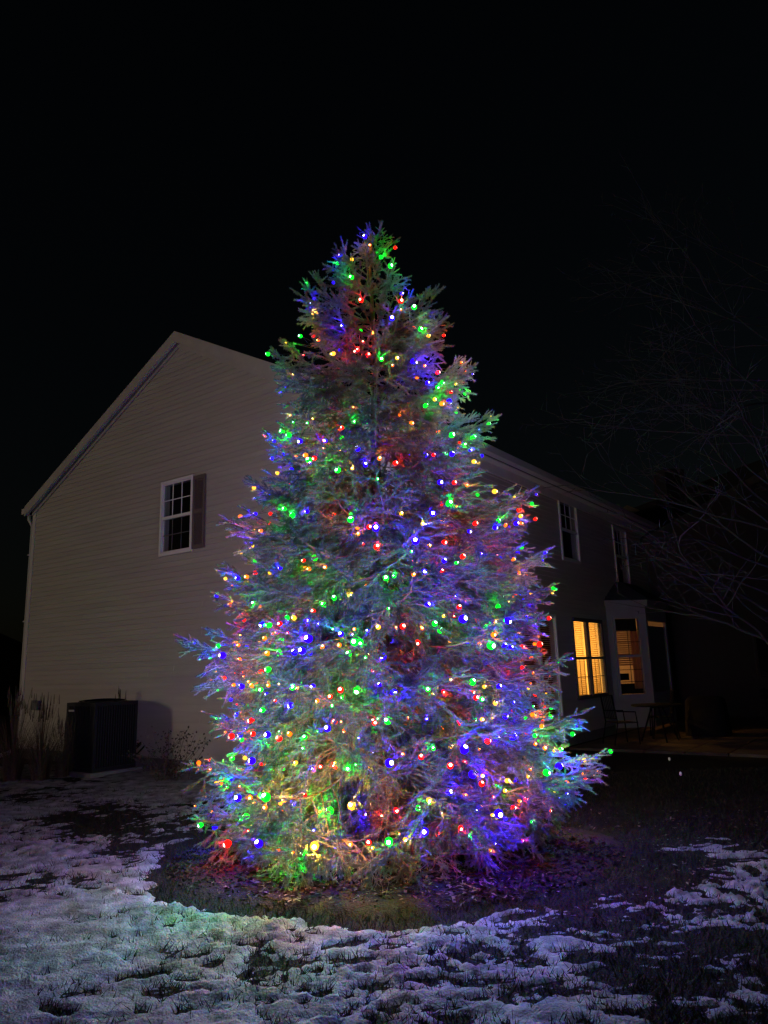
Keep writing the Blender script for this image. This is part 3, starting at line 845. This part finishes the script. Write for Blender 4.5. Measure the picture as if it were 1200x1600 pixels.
# ------------------------------------------------------------------ light strings
BL = """472,526,g 492,525,r 500,531,o 531,547,b 524,552,y 557,550,r 537,669,r 506,676,r 535,684,g 445,676,g 455,680,g 432,690,b 472,689,b 510,689,b 465,715,o 481,711,o 494,715,r 485,722,g 459,734,b 530,735,g 551,735,y 560,705,b
579,383,o 615,387,r 593,402,g 607,417,g 552,406,y 572,372,b 536,400,b 625,460,b 626,472,r 647,482,g 552,435,g 566,471,r 612,499,b 654,515,g 644,512,o 564,516,g 568,534,r 559,549,r 575,557,r 596,563,g 619,560,y 614,572,o 642,564,b 662,572,o 649,591,o 680,582,r 687,596,g 667,526,y 665,599,b 681,604,g 704,616,r 699,624,b 677,624,y 662,636,g 724,615,g 687,631,o 712,637,y 706,655,o 624,649,o 640,661,o 559,659,g 575,660,g 702,681,g 682,676,o 715,693,r 725,694,g 736,687,g 732,704,b 661,712,b 675,712,r 691,710,g 704,713,b 571,729,b 592,718,o 615,725,r 592,734,o
402,803,b 425,803,r 423,820,r 447,796,g 459,809,g 483,799,b 524,805,r 548,815,g 575,812,y 574,824,r 561,827,o 561,835,o 569,853,r 496,869,g 477,876,r 486,889,o 509,886,o 441,888,b 424,896,y 402,894,r 388,902,o 375,904,b 355,904,y 366,915,o 398,944,g 572,915,o 552,927,y 523,937,g 510,947,g 492,956,r 485,969,b 450,969,g 463,966,y 440,975,r 425,976,g 412,973,b 417,999,o 430,993,r 423,1005,o 444,1001,g 437,987,r 420,1023,o 440,1024,g 486,1000,b 476,1019,b 488,1018,b 463,1023,b 503,1013,o 532,1008,o 555,1005,g 548,1023,g 535,992,b 555,983,o 575,987,b 375,1009,o 388,1010,b 353,1024,b 377,1029,o 344,1008,g
587,826,b 587,857,r 650,848,b 668,855,y 676,803,b 699,790,g 687,786,r 707,755,r 685,754,b 729,760,o 745,775,g 769,768,y 786,770,b 688,816,y 660,819,y 731,829,b 739,819,r 776,816,g 788,823,o 803,819,b 808,796,r 811,808,y 770,824,b 691,847,r 711,879,g 720,872,r 772,869,r 779,873,b 641,887,g 667,879,y 692,879,b 662,895,b 689,893,r 617,901,g 603,904,g 645,899,o 603,912,r 808,895,o 821,899,o 811,926,b 801,933,o 791,939,o 776,950,g 665,948,b 623,947,o 716,951,r 692,964,y 677,977,g 686,988,g 627,980,r 593,981,y 660,983,o 719,969,b 727,999,b 743,971,r 747,1005,o 701,1003,y 765,970,g 771,971,y 756,981,g 768,992,o 763,1008,g 789,968,b 791,1000,b 785,1011,b 795,1011,b 812,1009,r 833,1007,o 839,1008,r 600,1025,b 623,1015,o 564,1000,g 652,1001,r 607,1005,b 577,1023,y
353,1062,r 368,1069,o 382,1073,b 403,1069,r 395,1074,o 410,1078,g 421,1072,o 421,1083,b 423,1045,g 412,1053,r 457,1075,g 465,1074,y 492,1072,b 533,1080,r 538,1089,g 561,1074,g 517,1089,r 498,1094,o 459,1100,b 413,1109,g 387,1111,o 373,1118,b 383,1126,y 390,1125,o 397,1125,r 366,1149,r 379,1148,b 399,1148,r 422,1148,b 380,1157,g 422,1162,g 440,1156,r 455,1149,o 478,1153,g 524,1128,r 514,1140,b 538,1140,o 584,1130,r 595,1072,b 366,1187,g 386,1184,y 399,1189,b 412,1196,r 447,1203,g 465,1192,y 490,1204,b 501,1198,r 526,1201,r 545,1201,g 575,1199,y 348,1225,o 358,1231,g 375,1248,b 392,1244,o 400,1256,o 419,1249,g 416,1260,o 443,1259,y 462,1257,b 477,1247,r 390,1277,g 476,1265,o 502,1267,o 521,1268,g 552,1261,y 577,1274,b 597,1275,o 317,1288,g 339,1295,b 361,1316,r 408,1321,b 437,1327,o 478,1327,g 492,1320,y 524,1323,b 550,1319,o 577,1317,r
613,1082,b 647,1075,g 669,1078,g 674,1085,y 691,1079,r 714,1080,b 716,1071,r 735,1069,g 734,1079,r 741,1091,r 752,1092,g 764,1071,b 776,1074,b 778,1055,r 813,1044,r 753,1074,y 771,1101,y 798,1098,b 800,1110,r 786,1119,b 793,1121,r 740,1122,g 751,1124,y 666,1124,b 609,1128,g 635,1123,o 585,1130,r 713,1129,r 689,1137,o 857,1121,g 848,1105,r 846,1126,r 819,1123,g 843,1135,o 833,1151,g 821,1147,r 796,1154,b 773,1156,b 757,1158,r 835,1164,o 850,1170,o 865,1175,y 868,1199,b 849,1207,g 605,1193,b 631,1180,o 658,1185,r 678,1172,g 702,1167,y 723,1176,b 745,1169,o 703,1198,r 734,1212,b 753,1212,y 751,1228,r 772,1227,g 789,1221,y 787,1236,y 804,1223,b 827,1204,o 822,1214,y 809,1250,o 818,1250,r 767,1272,y 776,1269,b 798,1263,r 699,1240,b 723,1245,o 669,1248,y 651,1262,g 618,1266,r 597,1276,r 665,1299,b 681,1303,r 719,1292,r 608,1313,g 632,1310,y"""
bulbs = []          # (position, colour, scale)
rb_ = random.Random(3)
rel = ALLP - CC
for tok in BL.split():
    x, y, c = tok.split(','); d = ray(float(x), float(y))
    along = rel @ d
    perp = np.linalg.norm(rel - along[:, None]*d, axis=1)
    near = along[perp < .045]
    if len(near) == 0:
        k = np.argmin(perp + .02*along); dist = along[k]
    else:
        dist = np.sort(near)[min(len(near)-1, rb_.choice((0, 1, 2, 4, 7, 11)))]
    sc = rb_.uniform(1.0, 1.7)
    if c in 'oyw': sc *= .8
    out_ = .07 if (int(y) > 1240 and 415 < int(x) < 570 and c in 'gy') else (.05 if (int(y) > 1160 and (int(x) > 700 or int(x) < 415) and c in 'b') else .004)
    bulbs.append((CC + d*(dist-out_), c, sc*float(np.interp((CC+d*dist)[2], [.5, 1.3], [.85, 1]))))
BIG = {(605,1193),(577,1274),(408,1321),(609,1128),(608,1313),(613,1082),(476,1019),(488,1018),(486,1000),(727,999),(719,969),(600,1025),(548,1023),(555,1005),(530,735),(496,869),(699,790),(561,1074),(662,895),(650,848),(587,826),(763,1008),(796,1154),(849,1207),(868,1199),(642,564),(390,1277),(353,1024)}
toks = [t.split(',') for t in BL.split()]
def grow_bulb(i, c):
    x, y = int(toks[i][0]), int(toks[i][1])
    if y > 1240 and 415 < x < 570 and c in 'gy': return 1.0, 3.0
    if y > 1160 and c == 'b' and x > 700: return 1.0, 3.0
    if y > 1160 and x < 415 and c in 'br': return 1.45, 0
    if (x, y) in BIG or (y > 1150 and (x > 640 or x < 410) and c == 'b'): return 1.45, 0
    return 1.0, 0
bulbs = [(p, c, max(s, 1.25)*grow_bulb(i, c)[0] if grow_bulb(i, c)[0] > 1 else max(s, grow_bulb(i, c)[1])) for i, (p, c, s) in enumerate(bulbs)]
# further bulbs all round the tree, nested in the shoots
rn = np.random.default_rng(12)
rxy = ALLP[:, :2]-TC; rad_ = np.hypot(rxy[:, 0], rxy[:, 1])
out_ok = np.array(rad_ > .74*np.interp(ALLP[:, 2], PZ, PR))
cand = ALLP[out_ok & (ALLP[:, 2] > .3)]
def pick(n, sel):
    c = cand[sel]; w_ = np.interp(c[:, 2], PZ, PR); w_ = w_/w_.sum()
    # even coverage: thin the dense candidates by a coarse cell
    ks = rn.choice(len(c), n*6, p=w_); out = []
    for k in ks:
        if len(out) >= n: break
        if all(np.linalg.norm(c[k]-o) > .13 for o in out): out.append(c[k])
    return out
cy = cand[:, 1]-TC[1]
for p in pick(165, cy < 0):
    o = np.array([p[0]-TC[0], p[1]-TC[1], 0]); o = o/np.linalg.norm(o)
    bulbs.append((p+o*.0, rb_.choice('bbrrggooyy'), rb_.uniform(.45, .69)))
for p in ALLP[rn.choice(len(ALLP), 28, p=(lambda q: q/q.sum())(((rad_ < .66*np.interp(ALLP[:, 2], PZ, PR)) & (ALLP[:, 2] > .7) & (ALLP[:, 1] < TC[1]+.4)).astype(float)))]:
    bulbs.append((p, rb_.choice('bbrrggoyyy'), rb_.uniform(.8, 1.1)))
for p in pick(150, cy > 0):
    o = np.array([p[0]-TC[0], p[1]-TC[1], 0]); o = o/np.linalg.norm(o)
    bulbs.append((p+o*.03, rb_.choice('bbbrrggooy'), rb_.uniform(1.1, 1.4)))
def bulb_mesh(c):
    v, f = [], []
    pr = [(0, .006), (.004, .0115), (.012, .0160), (.020, .0162), (.0272, .0118), (.0310, .0080), (.0330, .004), (.0335, .0006)]
    n = 8
    for (h, r) in pr:
        for k in range(n): v.append((r*math.cos(k*math.tau/n), r*math.sin(k*math.tau/n), h))
    for i in range(len(pr)-1):
        for k in range(n): f.append((i*n+k, i*n+(k+1) % n, (i+1)*n+(k+1) % n, (i+1)*n+k))
    me = np_mesh("bulb", v, f, list(BULB[c]), True)
    mi = np.zeros(len(f), np.int32); mi[5*n:] = 1
    me.polygons.foreach_set("material_index", mi)
    return me
BMESH = {c: bulb_mesh(c) for c in BCOL}
BLAMP = {}
def bulb_lamp(c, sc):
    k = 3 if sc > 2.9 else (2 if sc > 1.71 else (1 if sc > .7 else 0))
    if (c, k) not in BLAMP:
        l = bpy.data.lights.new("bulb_light", 'POINT'); l.color = BCOL[c][0]
        l.energy = BCOL[c][1]*LIGHT_GAIN*((.22, 1.1, 4.2, 8.0) if c == 'b' else (.22, 1.1, 2.4, 12.0))[k]; l.shadow_soft_size = .006; l.cycles.use_multiple_importance_sampling = False
        BLAMP[(c, k)] = l
    return BLAMP[(c, k)]
zb = np.array([b[0][2] for b in bulbs]); order = np.argsort(-zb)
NS = 8
LBL = ["string of coloured lights wound round the pointed top of the spruce",
       "string of coloured lights just below the treetop, level with the house ridge",
       "string of coloured lights at the upper third, level with the gable slope",
       "string of coloured lights on the boughs level with the shuttered window",
       "string of coloured lights on the boughs just under the shuttered window level",
       "string of coloured lights across the middle boughs level with the lit windows",
       "string of coloured lights on the broad lower boughs level with the patio",
       "lowest string of coloured lights along the bottom boughs near the mulch"]
for s_, ids in enumerate(np.array_split(order, NS)):
    st = empty("light_string", (TC[0], TC[1], float(zb[ids].min())))
    tag(st, LBL[s_], "string lights", "strings of coloured lights on the spruce")
    base = np.array(st.location)
    pts = []
    rows = np.array_split(ids, 4)
    for r_ in rows:
        az_ = [math.atan2(bulbs[i][0][1]-TC[1], bulbs[i][0][0]-TC[0]) for i in r_]
        pts += [int(i) for _, i in sorted(zip(az_, r_))]
    wp = []
    for k, i in enumerate(pts):
        p, c, sc = bulbs[i]; q = p-base
        inward = np.array([-q[0], -q[1], 0.]); inward /= np.linalg.norm(inward)+1e-9
        o = link(bpy.data.objects.new("bulb", BMESH[c]), st)
        dr = Vector(rb_.choice([(-inward[0], -inward[1], rb_.uniform(-.2, .8))]))+Vector((rb_.uniform(-.6, .6), rb_.uniform(-.6, .6), rb_.uniform(-.5, .3)))
        o.rotation_euler = dr.to_track_quat('Z', 'Y').to_euler(); o.location = q; o.scale = (min(sc, 2.1),)*3
        lo = link(bpy.data.objects.new("bulb_light", bulb_lamp(c, sc)), st); lo.location = q + np.array(dr.normalized())*(.0335*min(sc, 2.1)+.008)
        wp.append(q - np.array(dr.normalized())*.004*sc)
        if k < len(pts)-1:
            q2 = bulbs[pts[k+1]][0]-base
            if np.linalg.norm(q2-q) < .9:
                mid = (q+q2)/2; rr = np.hypot(mid[0], mid[1])
                wp.append(mid + inward*min(.16, .5*rr) - np.array([0, 0, .05]))
            else:
                for t in (.25, .5, .75):
                    mid = q*(1-t)+q2*t; wp.append(mid*np.array([.6, .6, 1]))
    segs = [(wp[i], wp[i+1], .0018, .0018) for i in range(len(wp)-1)]
    WV, WF = tubes_np(segs, 4)
    link(bpy.data.objects.new("wire", np_mesh("wire", WV, WF, [M['wire']])), st)

# ------------------------------------------------------------------ bare tree on the right
def bare_tree(name, loc, label, seed, limbs, trunk_pts, trunk_r):
    R = random.Random(seed)
    t = empty(name, loc); tag(t, label, "tree")
    MB().tube(trunk_pts, trunk_r, 9).build("trunk", M['bark'], t, True)
    def grow(segs, p, d, ln, r, lvl, droop):
        n = max(4, int(ln/.12)); q = Vector(p); dd = Vector(d).normalized()
        for i in range(n):
            dd = (dd + Vector((R.gauss(0, .10), R.gauss(0, .10), R.gauss(0, .07)+droop*(.5 if lvl else 1)))).normalized()
            q2 = q + dd*ln/n
            segs.append((np.array(q), np.array(q2), r*(1-.75*i/n), r*(1-.75*(i+1)/n)))
            if lvl < 3 and i >= n*(.22 if lvl else .3) and R.random() < (.75, .55, .40)[lvl]:
                sd = (dd + Vector((R.gauss(0, .75), R.gauss(0, .75), R.gauss(.15, .55)))).normalized()
                grow(segs, q2, sd, ln*R.uniform(.28, .55)*(1-.4*i/n), max(.0042, r*(1-.75*i/n)*.5), lvl+1, R.choice((-.035, .0, .05)))
            q = q2
    for (h, d, ln, r, dr) in limbs:
        segs = []
        grow(segs, h, d, ln, r, 0, dr)
        V_, F_ = tubes_np(segs, 4)
        link(bpy.data.objects.new("limb", np_mesh("limb", V_, F_, [M['bark']], True)), t)
    return t
bt = on_y(1290, 1250, 9.6)
bx = Vector((bt[0], bt[1], 0))
RR = random.Random(77)
limbs = []
for k in range(34):
    h = 1.3+5.6*k/33
    a = math.pi + RR.uniform(-.95, .95) if k % 5 else RR.uniform(-1.5, 1.5)
    limbs.append(((0.02*k, 0, h), (math.cos(a), math.sin(a)*.8, RR.uniform(.1, .8)), RR.uniform(2.0, 3.1), .030-.0006*k, RR.choice((-.04, -.02, .0, .01))))
bare_tree("bare_tree", bx, "leafless tree with thin arching branches at the right edge", 21, limbs,
          [(0, 0, 0), (.03, 0, .8), (.02, .04, 1.6), (.08, .02, 2.8), (.14, .06, 4.2), (.26, .04, 5.6), (.5, .04, 7.0)], [.095, .08, .072, .058, .045, .03, .012])

# ------------------------------------------------------------------ ornamental grasses and shrub
def grass_clump(loc, label, seed, n, h, sp, mt='dry'):
    R = np.random.default_rng(seed)
    o = empty("ornamental_grass", loc); tag(o, label, "grass clump", "ornamental grasses by the gable wall")
    V_, F_ = [], []
    for i in range(n):
        a = R.random()*6.283; r0 = sp*.3*math.sqrt(R.random()); lean = sp*1.7*R.random(); hh_ = h*(.35+.7*R.random())
        b = np.array([r0*math.cos(a), r0*math.sin(a), 0]); dr_ = np.array([math.cos(a), math.sin(a), 0]); pr_ = np.array([-math.sin(a+.6), math.cos(a+.6), 0])
        w_ = .0045; pr = []
        for t in (0, .35, .7, 1):
            c = b+dr_*lean*t**2.2+np.array([0, 0, hh_*(t-.12*t**3)])
            pr += [c-pr_*w_*(1-.85*t), c+pr_*w_*(1-.85*t)]
        k = len(V_); V_ += pr
        for s in range(3): F_.append((k+2*s, k+2*s+1, k+2*s+3, k+2*s+2))
    link(bpy.data.objects.new("blades", np_mesh("blades", V_, F_, [M[mt]])), o)
    V_, segs = [], []
    for i in range(n//9):
        a = R.random()*6.283; l_ = sp*.55*R.random(); hh_ = h*(.95+.3*R.random())
        top = np.array([l_*math.cos(a), l_*math.sin(a), hh_]); md = top*np.array([.4, .4, .55])
        segs += [(np.array([0, 0, 0.]), md, .0028, .0024), (md, top, .0024, .0015), (top-np.array([0, 0, .16]), top, .008, .002)]
    V2_, F2_ = tubes_np(segs, 4)
    link(bpy.data.objects.new("seed_stalks", np_mesh("seed_stalks", V2_, F2_, [M[mt]])), o)
for i, (px, py, h, n, lab) in enumerate(((18, 1222, 1.25, 420, "tall dry ornamental grass at the far left edge"), (62, 1220, 1.15, 420, "tall dry ornamental grass below the downspout"),
        (98, 1214, .85, 300, "short dry ornamental grass left of the air conditioner"), (182, 1203, 1.2, 130, "upright tan grass stalks in front of the air conditioner"))):
    grass_clump(gnd(px, py), lab, 40+i, n, h, .42 if i < 3 else .22)
shr = empty("shrub", HM @ Vector((1.6, -.75, 0))); tag(shr, "sparse dark shrub beside the gable wall left of the spruce", "shrub")
R = np.random.default_rng(61); segs = []; lv, lf = [], []
for i in range(26):
    p = np.array([.1*R.standard_normal(), .1*R.standard_normal(), 0]); d = unit(np.array([.5*R.standard_normal(), .4*R.standard_normal(), 1.2]))
    for k in range(7):
        d = unit(d+.22*R.standard_normal(3)); p2 = p+d*.12; segs.append((p, p2, .006*(1-.1*k), .0055*(1-.1*k)))
        for j in range(3):
            if R.random() < .75:
                e = unit(R.standard_normal(3))*.05; s_ = unit(np.cross(e, R.standard_normal(3)))*.016; b = len(lv)
                c = p2+.05*R.standard_normal(3); lv += [c, c+e*.5+s_, c+e, c+e*.5-s_]; lf.append((b, b+1, b+2, b+3))
        p = p2
V_, F_ = tubes_np(segs, 4)
link(bpy.data.objects.new("stems", np_mesh("stems", V_, F_, [M['spruce_bark']])), shr)
link(bpy.data.objects.new("leaves", np_mesh("leaves", lv, lf, [M['leaf']])), shr)

# ------------------------------------------------------------------ patio
pat = empty("patio", HM @ Vector((UR, 0, 0)), HANG); tag(pat, None, None, kind="structure")
pv = None
for i in range(12):
    for j in range(5):
        x0, y0 = .25+j*.72, 5.4+i*.72
        if pv is None:
            mb = MB(); mb.box(0, .70, 0, .70, -.02, .045); o = mb.build("paver", M['paver'], pat); pv = o.data
        else:
            o = link(bpy.data.objects.new("paver", pv), pat)
        o.location = (x0, y0, .004*random.random())
def chair(loc, rz, label):
    c = empty("patio_chair", loc, rz); tag(c, label, "chair", "black patio chairs")
    for sx in (-.24, .24):
        MB().tube([(sx, -.24, 0), (sx, -.22, .43), (sx, -.2, .62), (sx, .2, .64)], .014, 6).build("leg", M['black_metal'], c)
        MB().tube([(sx, .30, 0), (sx, .20, .42), (sx, .27, .95)], .014, 6).build("leg", M['black_metal'], c)
    m = MB()
    for k in range(8): m.box(-.24, .24, -.24+k*.056, -.20+k*.056, .41, .425)
    m.build("seat", M['black_metal'], c)
    m = MB(); m.tube([(-.24, .27, .95), (.24, .27, .95)], .014, 6); m.tube([(-.24, .215, .50), (.24, .215, .50)], .012, 6)
    for k in range(7): m.tube([(-.2+k*.066, .215, .5), (-.2+k*.066, .27, .95)], .007, 5)
    m.build("backrest", M['black_metal'], c)
def hl(v, off): return HM @ Vector((UR+off, v, .05))
chair(hl(6.3, 1.0), HANG+2.4, "black metal patio chair in front of the brightly lit window")
chair(hl(7.9, 1.35), HANG-1.2, "black metal patio chair between the lit window and the bay")
tb = empty("patio_table", hl(7.1, 1.5), 0); tag(tb, "round black metal patio table under the brightly lit window", "table")
m = MB(); m.tube([(0, 0, .69), (0, 0, .72)], .5, 24); m.build("table_top", M['black_metal'], tb)
for k in range(4): MB().tube([(.1*math.cos(k*1.57), .1*math.sin(k*1.57), .69), (.38*math.cos(k*1.57), .38*math.sin(k*1.57), 0)], .018, 6).build("leg", M['black_metal'], tb)
fp = empty("covered_grill", hl(8.6, 2.1), HANG); tag(fp, "low patio grill under a black fabric cover before the bay", "grill")
v, f = [], []
ring = [(.0, .44, .36), (.25, .43, .35), (.55, .40, .31), (.72, .39, .28), (.80, .33, .20), (.82, .05, .03)]
n = 28
for (h, a, b) in ring:
    for k in range(n):
        t = math.tau*k/n; e = .55
        fold = 1+.035*math.sin(k*2.9)*(1-h)
        v.append((a*fold*math.copysign(abs(math.cos(t))**e, math.cos(t)), b*fold*math.copysign(abs(math.sin(t))**e, math.sin(t)), h))
for i in range(len(ring)-1):
    for k in range(n): f.append((i*n+k, i*n+(k+1) % n, (i+1)*n+(k+1) % n, (i+1)*n+k))
link(bpy.data.objects.new("fabric_cover", np_mesh("fabric_cover", v, f, [M['cover']], True)), fp)
m = MB(); m.box(-.36, .36, .30, .34, .60, .64); m.build("side_handle", M['black_metal'], fp)
bn = empty("patio_bench", hl(10.6, 3.6), HANG+.1); tag(bn, "dark slatted bench at the far edge of the patio", "bench")
for k in range(5): box("seat_slat", -.75, .75, -.2+k*.09, -.13+k*.09, .42, .45, M['black_metal'], bn)
for k in range(3): box("back_slat", -.75, .75, .27, .30, .52+k*.13, .61+k*.13, M['black_metal'], bn)
for sx in (-.65, .65):
    m = MB(); m.box(sx-.03, sx+.03, -.18, -.12, 0, .419); m.box(sx-.03, sx+.03, .21, .268, 0, .90); m.box(sx-.028, sx+.028, -.12, .21, .36, .419); m.build("leg", M['black_metal'], bn)
# two small lawn stakes catching the light
for (px, py, lab) in ((1048, 1206, "small pale garden stake nearer the patio"), (1066, 1232, "small pale garden stake nearer the spruce")):
    g = gnd(px, py); st = empty("garden_stake", g); tag(st, lab, "stake", "small stakes in the lawn")
    MB().tube([(0, 0, 0), (0, 0, .16)], .006, 6).build("rod", M['black_metal'], st)
    MB().tube([(0, 0, .16), (0, 0, .175), (0, 0, .20), (0, 0, .21)], [.008, .018, .017, .005], 8).build("cap", M['frame'], st)

# ------------------------------------------------------------------ neighbouring houses
def neighbour(name, loc, rz, w, d, ez, az, label, chim=None):
    h = empty(name, loc, rz); tag(h, label, "house")
    m = MB(); m.box(-w/2, w/2, 0, d, 0, ez)
    m.add([(-w/2, 0, ez), (w/2, 0, ez), (0, 0, az), (-w/2, d, ez), (w/2, d, ez), (0, d, az)], [(0,1,2),(5,4,3),(1,4,5,2),(2,5,3,0)])
    m.build("wall", M['n_wall'], h)
    sl_ = (az-ez)/(w/2); o_ = .35
    for s in (-1, 1):
        p = [(s*(w/2+o_), -o_, ez-o_*sl_+.02), (0, -o_, az+.02), (0, d+o_, az+.02), (s*(w/2+o_), d+o_, ez-o_*sl_+.02)]
        p += [(a, b, c+.18) for a, b, c in p]
        if s > 0: p = [p[i] for i in (1, 0, 3, 2, 5, 4, 7, 6)]
        MB().hexa(p).build("roof", M['n_roof'], h)
        m = MB(); q = [(s*(w/2+o_), -o_-.03, ez-o_*sl_-.05), (0, -o_-.03, az-.05), (0, -o_-.002, az-.05), (s*(w/2+o_), -o_-.002, ez-o_*sl_-.05)]
        q += [(a, b, c+.24) for a, b, c in q]
        m.hexa(q).build("rake_board", M['n_wall'], h)
    for k in (-1, 1):
        wn_ = box("window", k*w*.22-.5, k*w*.22+.5, -.05, -.002, 1.0, 2.3, M['n_wall'], h)
        box("pane", k*w*.22-.42, k*w*.22+.42, -.056, -.0501, 1.08, 2.22, M['ac_dark'], wn_)
    if chim:
        box("chimney", chim[0]-.4, chim[0]+.4, chim[1]-.35, chim[1]+.35, ez, chim[2], M['n_roof'], h)
    return h
p = on_y(1060, 1000, 30); neighbour("neighbour_house", (p[0]-1.5, 30, 0), -.35, 9, 9, 5.2, 7.75, "dark distant house with low peaked roof right of the beige house")
p = on_y(1250, 1000, 24); neighbour("neighbour_house", (p[0]+.6, 22.5, 0), .25, 13, 10, 5.0, 8.2, "large dark neighbouring house behind the leafless tree", chim=(-2.6, 4.0, 8.3))
p = on_y(-60, 1000, 34); neighbour("neighbour_house", (p[0]-2.0, 34, 0), .5, 11, 9, 2.6, 5.2, "dark low neighbouring house at the far left edge")
print("boughs", NB, "bulbs", len(bulbs), "needles", [b['n'] for b in VAR], "total tris", NT)
